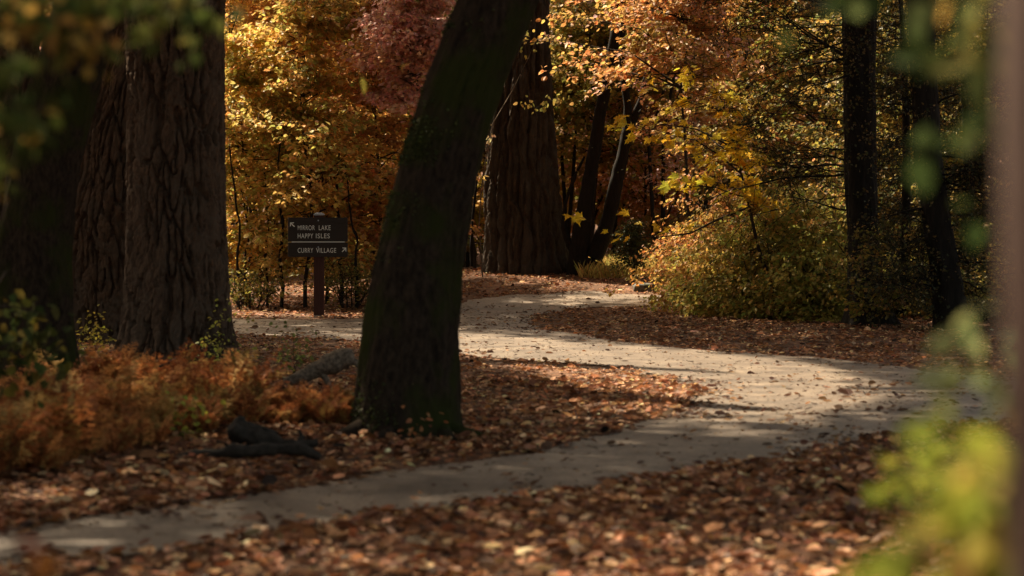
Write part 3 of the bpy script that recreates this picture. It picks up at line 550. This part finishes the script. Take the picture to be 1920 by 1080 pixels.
# ------------------------------------------------------------------ far woodland (reads as one mass) and unseen shading canopy
g = Geo(); gs = Geo()
for k in range(210):
    Y = rng.uniform(61, 80); X = rng.uniform(-.24, .24)*Y; zb = float(terr(X, Y)); zc = rng.uniform(.4, 9.5); rad = rng.uniform(1.0, 2.1); n = 800
    v = unit(rng.normal(size=(n, 3)))*rng.uniform(.2, 1, (n, 1))**.5*np.array([rad*1.3, rad, rad*.7]); P = np.array([X, Y, zb+zc])+v
    pal = [ORA, OLV, YEL, ORA+RED, DOL][rng.integers(0, 5)] if X < 6 else DOL
    leaves(g, P, rng.normal(size=(n, 3)), rng.normal(size=(n, 3))*np.array([1, 1, .6])+np.array([0, 0, .5]), rng.uniform(.14, .26, n), palette(pal, n)*.75)
    p = np.array([[X, Y, zb-.2], [X+rng.normal(0, .3), Y, zb+zc*.5], [X+rng.normal(0, .6), Y, zb+zc+1]]); tubes(gs, p[None], np.array([[.07, .05, .02]]), 6, (.03,.022,.018))
g.V += gs.V; g.F += [f+g.n for f in gs.F]; g.C += gs.C
tag(g.build('far_woodland', M['leaf'], smooth=False), 'distant autumn woodland filling the background beyond the trees', 'woodland', kind='stuff')
g = Geo(); n1 = 26000; n2 = 190000; n = n1+n2; core = np.arange(n) >= n1  # unseen leaf layer added to shade the ground, its gaps shaped for sun
P = np.stack([np.where(core, rng.uniform(-20, 7, n), rng.uniform(-30, 22, n)), np.where(core, rng.uniform(4, 56, n), rng.uniform(-14, 68, n)), rng.uniform(9, 14, n)], 1)
P = P[core | ~((P[:, 0] > -20) & (P[:, 0] < 7) & (P[:, 1] > 4) & (P[:, 1] < 56))]; n = len(P)
T = sunT(P[:, 0], P[:, 1], P[:, 2]); dn = .58+.6*smooth(.36, .52, fbm(P[:, 0]*.35, P[:, 1]*.35, 77, 3))
kk = (rng.uniform(0, 1, n) > T*1.08) & (rng.uniform(0, 1, n) < dn); P = P[kk]; n = len(P)
leaves(g, P, rng.normal(size=(n, 3))*np.array([1, 1, .4]), rng.normal(size=(n, 3))*.5+np.array([0, 0, 1]), np.where(np.arange(n) >= n-n2, rng.uniform(.2, .42, n), rng.uniform(.6, 1.1, n)), palette(GRN, n))
tag(g.build('shade_canopy', M['needle'], smooth=False), 'unseen leafy canopy added overhead for shade, with a gap cut to let sun onto the bend of the path', 'canopy', kind='stuff')

# ------------------------------------------------------------------ trail sign
YS = 44.77
sb = pix(597.5, 595, YS); sb[2] = float(terr(sb[0], YS))
sign = empty('trail_sign', tuple(sb), 'dark brown wooden trail sign reading Mirror Lake, Happy Isles and Curry Village', 'sign')
def box(g, c, s, bev=.0, col=None):
    c = np.array(c, float); s = np.array(s, float)/2
    if bev <= 0:
        V = np.array([[x, y, z] for x in (-1, 1) for y in (-1, 1) for z in (-1, 1)])*s+c
        F = [[0,1,3,2],[4,6,7,5],[0,4,5,1],[2,3,7,6],[0,2,6,4],[1,5,7,3]]; g.add(V, F, col); return g
    # rounded outline in the x-z plane, extruded in y with a bevelled rim
    out = []
    for cx_, cz_, a0 in ((1,1,0),(-1,1,90),(-1,-1,180),(1,-1,270)):
        for a in (0, 30, 60, 90):
            t = math.radians(a0+a); out.append((cx_*(s[0]-bev)+bev*math.cos(t), cz_*(s[2]-bev)+bev*math.sin(t)))
    o = np.array(out); n = len(o); rings = []
    for yy, k in ((-s[1], .994), (-s[1]+.006, 1), (s[1]-.006, 1), (s[1], .994)): rings.append(np.stack([o[:, 0]*k+c[0], np.full(n, yy+c[1]), o[:, 1]*k+c[2]], 1))
    V = np.concatenate(rings); i = np.arange(n); j = (i+1) % n
    for q in range(3): g.add(V if q == 0 else np.zeros((0, 3)), np.stack([i+q*n, j+q*n, j+(q+1)*n, i+(q+1)*n], 1)-(0 if q == 0 else g.n-0+0)*0 - (0 if q == 0 else g.n-base_n), col) if False else None
    base = g.n; g.V.append(V.astype(np.float32)); g.C.append(np.ones((len(V), 3), np.float32)*.5); g.n += len(V)
    for q in range(3): g.F.append(np.stack([i+q*n, j+q*n, j+(q+1)*n, i+(q+1)*n], 1)+base)
    g.F.append((i+base)[None]); g.F.append((i[::-1]+3*n+base)[None]); return g
pc = pix(597.5, 500, YS)
ztop = pix(0, 404, YS)[2]
g = Geo(); box(g, (pc[0], YS+.10, (ztop+sb[2]-.3)/2), (.185, .15, ztop-sb[2]+.3)); post = g.build('post', M['post'], sign, smooth=False)
g = Geo(); tz = ztop; q = .098; V = [[pc[0]+a*q, YS+.10+b*.085, tz+.002] for a, b in ((-1,-1),(1,-1),(1,1),(-1,1))]+[[pc[0]+a*q, YS+.10+b*.085, tz+.025] for a, b in ((-1,-1),(1,-1),(1,1),(-1,1))]+[[pc[0]+a*.05, YS+.10+b*.04, tz+.055] for a, b in ((-1,-1),(1,-1),(1,1),(-1,1))]
g.add(V, [[0,3,2,1],[8,9,10,11]]+[[i, (i+1)%4, 4+(i+1)%4, 4+i] for i in range(4)]+[[4+i, 4+(i+1)%4, 8+(i+1)%4, 8+i] for i in range(4)]); g.build('cap', M['cap'], sign, smooth=False)
def px2m(v): return v/FPX*YS
c1 = pix(596, 430.5, YS); c2 = pix(596, 468.2, YS)
g = Geo(); box(g, (c1[0], YS, c1[2]), (px2m(112), .045, px2m(45.5)), .018); b1 = g.build('board', M['board'], sign, smooth=False)
g = Geo(); box(g, (c2[0], YS, c2[2]), (px2m(112), .045, px2m(27.5)), .018); b2 = g.build('board', M['board'], sign, smooth=False)
def text(s, x0, x1, yc, hpx, parent):
    cu = bpy.data.curves.new('lettering', 'FONT'); cu.body = s; cu.size = 1; cu.offset = .004; cu.space_character = 1.12; cu.extrude = .0
    o = bpy.data.objects.new('lettering', cu); C.objects.link(o); bpy.context.view_layer.update()
    me = bpy.data.meshes.new_from_object(o); bpy.data.objects.remove(o); bpy.data.curves.remove(cu)
    n = len(me.vertices); co = np.zeros(n*3, np.float32); me.vertices.foreach_get('co', co); co = co.reshape(-1, 3)
    mn, mx_ = co.min(0), co.max(0); A = pix(x0, yc+hpx/2, YS); B = pix(x1, yc-hpx/2, YS)
    out = np.zeros_like(co); out[:, 0] = A[0]+(co[:, 0]-mn[0])/(mx_[0]-mn[0])*(B[0]-A[0]); out[:, 2] = A[2]+(co[:, 1]-mn[1])/(mx_[1]-mn[1])*(B[2]-A[2]); out[:, 1] = YS-.0225-.004
    out -= parent_loc(parent).astype(np.float32)
    me.vertices.foreach_set('co', out.ravel()); me.update(); me.materials.clear(); me.materials.append(M['white']); me.name = 'lettering'
    ob = bpy.data.objects.new('lettering', me); C.objects.link(ob); ob.parent = parent
text('MIRROR', 558.5, 590.5, 427, 9, b1); text('LAKE', 598, 620, 427, 9, b1); text('HAPPY', 558.5, 587.5, 442.3, 9, b1); text('ISLES', 592.5, 618.5, 442.3, 9, b1); text('CURRY', 558.5, 587.5, 469.4, 9, b2); text('VILLAGE', 593, 630.5, 469.4, 9, b2)
def flat(name, polys, parent):
    g = Geo()
    for pl in polys:
        V = np.array([pix(x, y, YS) for x, y in pl]); V[:, 1] = YS-.0225-.004; g.add(V, [list(range(len(pl)))])
    g.build(name, M['white'], parent, smooth=False)
flat('line', [[(547,454.4),(646.5,454.4),(646.5,452.9),(547,452.9)]], b1)
flat('arrow', [[(544,417),(552,417),(550.6,418.7),(545.7,418.7)],[(544,417),(545.7,418.7),(545.7,423.6),(544,425)],[(545.7,418.7),(547.2,418.7),(553,424.4),(551.7,425.6),(545.7,420)]], b1)
flat('arrow', [[(649.5,464.2),(641.5,464.2),(643,465.9),(647.8,465.9)],[(649.5,464.2),(647.8,465.9),(647.8,470.6),(649.5,472)],[(647.8,465.9),(646.4,465.9),(641,471.6),(642.3,472.8),(647.8,467.2)]], b2)
for by, pr in ((413.5, b1), (463.3, b2)):
    g = Geo(); c = pix(597, by, YS); th = np.arange(10)/10*6.283; V = np.concatenate([np.stack([c[0]+.014*np.cos(th), np.full(10, YS-.023), c[2]+.014*np.sin(th)], 1), np.stack([c[0]+.010*np.cos(th), np.full(10, YS-.033), c[2]+.010*np.sin(th)], 1)])
    i = np.arange(10); g.add(V, np.stack([i, (i+1)%10, 10+(i+1)%10, 10+i], 1)); g.F.append((i[::-1]+10)[None]); g.build('bolt', M['cap'], pr, smooth=False)

# ------------------------------------------------------------------ rocks and fallen wood
def lump(name, c, s, seed, mat, label, cat, rough=.28, flat_=1.):
    nu, nv = 40, 24; th = np.arange(nu)/nu*6.283; ph = np.linspace(.02, math.pi-.02, nv); TH, PH = np.meshgrid(th, ph)
    d = np.stack([np.cos(TH)*np.sin(PH), np.sin(TH)*np.sin(PH), np.cos(PH)], -1); p = np.sign(d)*np.abs(d)**.6
    k = 1+rough*(fbm(d[..., 0]*2.2+seed, d[..., 1]*2.2+d[..., 2]*1.7, seed, 4)-.45)*2; V = (p*k[..., None]*np.array(s)).reshape(-1, 3)+np.array(c)
    idx = np.arange(nu*nv).reshape(nv, nu); nx = np.roll(idx, -1, 1); g = Geo(); g.add(V, np.stack([idx[1:], nx[1:], nx[:-1], idx[:-1]], -1).reshape(-1, 4)); g.F += [idx[0][None], idx[-1][::-1][None]]
    return tag(g.build(name, mat, smooth=True, loc=c), label, cat)
c = gp(1207, 547); lump('flat_rock', (c[0], c[1]+.15, c[2]+.07), (.235, .2, .105), 3, M['rock'], 'flat topped grey rock at the far edge of the path', 'rock', .2)
def log(name, pts, R, Y, label, mat, seed, cat='log', extra=None, sides=18):
    P = np.array([pix(p[0], p[1], Y+(p[2] if len(p) > 2 else 0)) for p in pts]); t = np.linspace(0, len(P)-1, 60); P2 = np.stack([np.interp(t, np.arange(len(P)), P[:, i]) for i in range(3)], 1); R2 = np.interp(t, np.arange(len(P)), R)
    g = Geo(); tubes(g, P2[None], R2[None], sides); V = g.V[0].astype(float); ctr = np.repeat(P2, sides, 0)
    g.V[0] = (ctr+(V-ctr)*(1+(1.5 if mat == M['rot'] else .7)*(fbm(V[:, 0]*9+V[:, 1]*3, V[:, 2]*13+V[:, 1]*8, seed, 5)-.47))[:, None]).astype(np.float32)
    i = np.arange(sides); g.F.append(i[::-1][None]); g.F.append((i+59*sides)[None])
    if extra:
        for e in extra:
            Q = np.array([pix(p[0], p[1], Y+(p[2] if len(p) > 2 else 0)) for p in e[0]]); tubes(g, Q[None], np.array(e[1])[None], 7)
    return tag(g.build(name, mat, smooth=True, loc=tuple(P[0])), label, cat)
log('fallen_log', [(535,722),(560,708),(600,690),(632,678),(652,672),(662,676)], [.05,.075,.09,.10,.095,.05], gp(600, 728)[1], 'pale weathered grey log propped up left of the mossy trunk', M['log'], 4, extra=[([(655,676),(668,680),(678,692),(690,706)], [.05,.035,.03,.02]), ([(600,695),(612,712),(620,728)], [.05,.03,.02])])
log('fallen_branch', [(325,860),(380,850),(440,846),(500,841),(550,842),(585,850),(602,858)], [.022,.035,.04,.045,.04,.035,.02], gp(460, 868)[1], 'long black fallen branch lying in front of the ferns', M['rot'], 8)
log('rotten_log', [(428,806),(442,806),(462,816),(492,828),(530,834),(575,834),(596,828)], [.05,.085,.075,.06,.05,.035,.03], gp(500, 850)[1], 'broken black rotten log with a raised end behind the long fallen branch', M['rot'], 9, extra=[([(440,812),(452,798),(478,802),(520,812)], [.06,.05,.03,.012]), ([(560,832),(566,818),(560,806)], [.03,.02,.01])])
log('fallen_branch', [(205,722),(235,712),(270,702),(300,690),(345,668),(400,650)], [.02,.03,.035,.03,.022,.012], 25, 'crooked dead branch leaning across the foot of the thick pine', M['rot'], 10)

# ------------------------------------------------------------------ ferns (orange mass), seedlings, grass
def fern_batch(g, base, seed, H, cols):
    FL = (LEAF[0]*np.array([1, .62, 1]), LEAF[1])
    r = np.random.default_rng(seed); nf = r.integers(6, 10); 
    for f in range(nf):
        a = r.uniform(0, 6.28); L = H*r.uniform(.8, 1.35); u = np.linspace(0, 1, 16); reach = L*r.uniform(.35, .8)
        S = np.stack([base[0]+np.cos(a)*reach*u**1.3, base[1]+np.sin(a)*reach*u**1.3, base[2]+L*(u*1.25-r.uniform(.2,.6)*u**2.4)], 1)
        tubes(g, S[None], (.005*(1.05-u))[None], 3, (.16,.07,.03))
        c0 = np.array(cols[r.integers(0, len(cols))])*r.uniform(.7, 1.25)
        side = np.array([-math.sin(a), math.cos(a), 0]); T = unit(np.gradient(S, axis=0)); sub = np.linspace(.22, .99, 20); P = np.stack([np.interp(sub, u, S[:, i]) for i in range(3)], 1); TT = np.stack([np.interp(sub, u, T[:, i]) for i in range(3)], 1)
        ln = .30*L*np.sin(np.clip((1-sub)*2.2+.15, 0, 1.57))
        for sg in (-1, 1):
            D = sg*side+TT*.45+r.normal(0, .15, (20, 3))-np.array([0, 0, .25]); N = np.cross(D, TT)*sg+r.normal(0, .25, (20, 3))
            # each pinna is a row of small leaflets
            for w_ in (.15, .45, .75):
                PP = P+unit(D)*(ln*w_)[:, None]; leaves(g, PP, D+r.normal(0, .35, D.shape), N, ln*.42*(1.2-w_*.5), np.clip(c0*r.uniform(.7, 1.3, (20, 1)), 0, 1), FL, r)
FC = [(.46,.19,.065),(.38,.14,.05),(.54,.26,.09),(.28,.10,.04),(.50,.31,.11),(.36,.22,.07)]
g = Geo(); r2 = np.random.default_rng(5); k = 0
lo = [(-60,905),(60,900),(200,870),(330,836),(420,812),(560,800),(640,806),(690,800)]; hi = [(-60,790),(120,760),(200,735),(330,725),(430,745),(520,778),(600,792),(690,798)]
while k < 300:
    px = r2.uniform(-60, 685); a = np.interp(px, [p[0] for p in hi], [p[1] for p in hi]); b_ = np.interp(px, [p[0] for p in lo], [p[1] for p in lo]); py = r2.uniform(0, 1)**.85*(b_-a)+a
    q = gp(px, py)
    if path_sd(np.array([q[0]]), np.array([q[1]]))[0] > -.35: k += 1; continue
    fern_batch(g, (q[0], q[1], q[2]), 1000+k, (r2.uniform(.14, .30)+.16*(r2.uniform() < .2))*(.62 if px > 480 else 1), FC); k += 1
tag(g.build('bracken_ferns', M['fern'], smooth=False), 'rusty orange bracken ferns massed on the forest floor at the left', 'ferns', kind='stuff')
leafy('seedling', 'spindly green plant at the right foot of the thick pine', at(405, 26.5), .60, .32, [(.22,.26,.05),(.34,.32,.06)], 300, nb=16, lsize=.05, nstem=3, stem_r=.006, h0=.2, cat='plant', tw=3, lp=5, up=.6, rmul=.3)
leafy('seedling', 'small green plant just left of the grey log', at(552, 25.6), .50, .22, [(.12,.16,.04),(.22,.22,.05)], 301, nb=14, lsize=.045, nstem=3, stem_r=.005, h0=.2, cat='plant', tw=3, lp=5, up=.6, rmul=.3)
leafy('seedling', 'yellow green leafy plant poking out of the ferns by the black log', at(330, 17.6), .34, .20, [(.34,.32,.05),(.24,.26,.05)], 302, nb=12, lsize=.05, nstem=3, stem_r=.004, h0=.2, cat='plant', tw=3, lp=4, up=.6, rmul=.3)
leafy('seedling', 'small yellow leaved plant between the two left pine trunks', at(180, 31), .55, .28, [(.40,.32,.05),(.3,.28,.05)], 303, nb=14, lsize=.055, nstem=3, stem_r=.005, h0=.3, cat='plant', tw=3, lp=4, up=.6, rmul=.3)
leafy('seedling', 'tiny reddish seedling against the foot of the mossy trunk', at(783, 18.1), .20, .10, [(.42,.2,.09),(.36,.14,.06)], 304, nb=6, lsize=.045, nstem=1, stem_r=.004, h0=.3, cat='plant', tw=2, lp=3, up=.6, rmul=.3)
g = Geo(); n = 5200; X = rng.uniform(1.5, 3.8, n); Y = rng.uniform(54, 63, n); P = np.stack([X, Y, terr(X, Y)], 1); a = rng.uniform(0, 6.28, n)
h = rng.uniform(.15, .42, n); D = np.stack([np.cos(a)*.3, np.sin(a)*.3, np.ones(n)], 1); W = np.stack([-np.sin(a), np.cos(a), 0*a], 1)*.008
V = np.stack([P-W, P+W, P+unit(D)*h[:, None]*.6+W*.7, P+unit(D)*h[:, None]+np.stack([np.cos(a), np.sin(a), 0*a], 1)*.06], 1)
g.add(V.reshape(-1, 3), np.arange(n*4).reshape(n, 4), np.repeat(palette([(.62,.46,.16),(.55,.36,.12),(.45,.42,.12)], n), 4, 0))
tag(g.build('dry_grass', M['grass'], smooth=False), 'pale dry grass catching light beyond the mound', 'grass', kind='stuff')

# ------------------------------------------------------------------ near, out of focus foliage
def spray(root, pts, Y, cols, n, size, seed, rad=.004, spread=.06, tpl=LEAF, mat='soft_leaf', droop=.6):
    """a twig through photo points (x, y, depth offset) with hanging leaves around it"""
    r = np.random.default_rng(seed); P = np.array([pix(p[0], p[1], Y+(p[2] if len(p) > 2 else 0)) for p in pts]); t = np.linspace(0, len(P)-1, 14)
    S = np.stack([np.interp(t, np.arange(len(P)), P[:, i]) for i in range(3)], 1); g = Geo(); tubes(g, S[None], (rad*np.linspace(1.2, .4, 14))[None], 5); b = g.build('branch', M['twig'], root)
    q = r.uniform(.1, 1, n)*(len(P)-1); Q = np.stack([np.interp(q, np.arange(len(P)), P[:, i]) for i in range(3)], 1)+r.normal(0, spread, (n, 3))
    g = Geo(); leaves(g, Q, r.normal(0, .8, (n, 3))-np.array([0, 0, droop]), r.normal(size=(n, 3))*np.array([.8, .8, .6])+np.array([0, -.3, .4]), r.uniform(.7, 1.25, n)*size, palette(cols, n, r, .2), tpl, r); g.build('leaves', M[mat], root, smooth=False)
GY = [(.05,.07,.02),(.08,.10,.025),(.13,.12,.03),(.26,.17,.04)]
# maple off the left edge whose boughs hang into the top left corner
tr = empty('overhanging_maple', (-2.3, 7, float(terr(-2.3, 7))), 'blurred green and yellow maple boughs hanging into the top left corner', 'tree')
g = Geo(); u = np.linspace(0, 1, 10); tubes(g, np.stack([-2.3+.1*np.sin(u*4), 7+0*u, -.1+u*6], 1)[None], (.13-.07*u)[None], 12); g.build('trunk', M['dark'], tr)
spray(tr, [(-500,-120),(-200,-60),(0,10),(100,40),(180,70)], 5.6, GY+[(.34,.22,.06)], 230, .045, 401, .012, .045)
spray(tr, [(-300,-140),(0,-70),(180,-20),(300,10),(400,15)], 5.8, GY[:3], 260, .045, 402, .012, .045)
spray(tr, [(-400,60),(-100,80),(0,130),(30,200),(20,300)], 5.4, GY[:2], 130, .045, 403, .008, .04)
spray(tr, [(-300,200),(-60,220),(30,232),(75,240)], 5.6, GY[2:]+[(.30,.24,.07)], 50, .04, 404, .005, .018)
spray(tr, [(-200,300),(-40,310),(20,330)], 6.8, GY, 34, .04, 405, .005, .022)
# shrub reaching in from the left at mid height
tr = empty('leafy_shrub', (-3.9, 14.5, float(terr(-3.9, 14.5))), 'blurred green and yellow leaves reaching in at the left edge below the leaning trunk', 'shrub')
g = Geo()
for k in range(4):
    u = np.linspace(0, 1, 8); tubes(g, np.stack([-3.9+.9*u*(k+1)/4, 14.5+.2*np.sin(k+u), u*(1.0+.12*k)], 1)[None], (.014-.008*u)[None], 5)
g.build('stem', M['twig'], tr)
for k, (pp, nn) in enumerate([([(-260,560),(-100,570),(30,575),(90,590)], 60), ([(-260,620),(-100,630),(20,640),(100,660)], 80), ([(-260,700),(-60,690),(20,690),(60,700)], 60), ([(-200,650),(-60,660),(60,640),(135,665)], 40)]):
    spray(tr, pp, 14.2, [(.045,.06,.02),(.07,.08,.025),(.16,.13,.03)], nn, .085, 410+k, .006, .075)
# near trunk and boughs at the right edge
xr = (1893-960)/FPX*2.25
tr = empty('slender_tree', (xr+.11, 2.25, float(terr(xr+.1, 2.25))), 'blurred pinkish brown trunk at the right edge with green and yellow leaves around it', 'tree')
g = Geo(); u = np.linspace(0, 1, 40); tubes(g, np.stack([xr+.098-.01*u+.006*np.sin(u*9), 2.25+.02*np.sin(u*5), -.1+u*5], 1)[None], (.105-.03*u+.004*np.sin(u*40))[None], 28); g.build('trunk', M['pale'], tr)
GR = [(.045,.07,.022),(.07,.095,.03),(.13,.12,.035)]
spray(tr, [(2300,-120),(2000,-60),(1850,30),(1790,120)], 3.6, GR, 46, .05, 420, .006, .05)
spray(tr, [(2200,150),(1950,200),(1850,230),(1810,290)], 3.6, GR, 30, .05, 421, .005, .045)
spray(tr, [(2000,-60),(1900,0),(1800,60),(1860,150)], 3.5, GR+[(.30,.19,.06)], 30, .05, 422, .004, .04)
spray(tr, [(1900,-120),(1700,-60),(1570,-10),(1500,15)], 3.8, GR[:2], 16, .045, 423, .004, .02)
spray(tr, [(2000,560),(1900,600),(1830,630),(1800,690)], 3.4, [(.22,.26,.13),(.16,.2,.08)], 14, .05, 424, .004, .028)
spray(tr, [(2000,700),(1900,730),(1850,745)], 3.4, [(.08,.11,.05)], 8, .045, 425, .003, .018)
tr = empty('lime_shrub', (.62, 2.9, float(terr(.62, 2.9))), 'blurred lime yellow shrub in the lower right corner', 'shrub')
g = Geo()
for k in range(6):
    u = np.linspace(0, 1, 8); tubes(g, np.stack([.62-.16*u*(k-2)/3, 2.9+.1*np.sin(k+u), u*(1.15+.05*k)], 1)[None], (.008-.005*u)[None], 5)
g.build('stem', M['twig'], tr)
LIM = [(.30,.34,.05),(.25,.31,.05),(.34,.29,.07),(.22,.27,.045),(.33,.24,.07)]
spray(tr, [(1960,1200),(1885,1080),(1845,980),(1835,890)], 2.6, LIM, 170, .04, 430, .004, .033)
spray(tr, [(1920,1150),(1880,1000),(1860,890)], 2.5, LIM, 90, .04, 431, .004, .022)
spray(tr, [(1800,1270),(1720,1160),(1670,1090)], 2.5, LIM, 30, .05, 432, .004, .03)
spray(tr, [(1860,900),(1760,860),(1690,880),(1660,930)], 4.6, LIM[:2], 26, .045, 433, .003, .03)
tr = empty('red_sapling', (-.95, 3.4, float(terr(-.95, 3.4))), 'blurred orange red leaves in the lower left corner', 'plant')
g = Geo(); u = np.linspace(0, 1, 8); tubes(g, np.stack([-.95+.12*u, 3.4+0*u, u*1.18], 1)[None], (.008-.004*u)[None], 5); g.build('stem', M['twig'], tr)
spray(tr, [(-160,960),(-40,985),(30,1010),(110,1050)], 3.4, [(.22,.06,.03),(.27,.10,.035)], 4, .05, 440, .003, .014)
# two stray leaves hanging from a thin twig off the mossy trunk
tr = mossy
spray(tr, [(820,-60),(700,60),(668,200),(662,262)], 14, [(.34,.30,.05),(.16,.2,.05)], 2, .09, 450, .0022, .012)
spray(tr, [(840,-60),(780,80),(758,180),(757,205)], 15, [(.5,.30,.05)], 1, .09, 451, .002, .006)
# thin bough with leaves in front of the cedar
tr = empty('leafy_bough_tree', at(905, 52), 'pale thin twigs with yellow green leaves crossing in front of the cedar trunk', 'sapling')
g = Geo(); P = np.array([pix(x, y, 52) for x, y in ((905,520),(898,420),(905,330),(925,230),(960,170),(990,110),(1005,75),(1030,64))]); tubes(g, P[None], np.linspace(.018, .006, 8)[None], 6); g.build('stem', M['log'], tr)
spray(tr, [(985,90),(978,70),(985,50)], 52, [(.35,.36,.1),(.5,.36,.1)], 26, .10, 460, .005, .10)
spray(tr, [(960,170),(1000,205),(1040,185),(1060,180)], 52, [(.5,.34,.1),(.4,.36,.1)], 40, .10, 461, .006, .07)
spray(tr, [(925,230),(922,250),(915,265)], 52, [(.8,.6,.35)], 14, .09, 462, .004, .05)
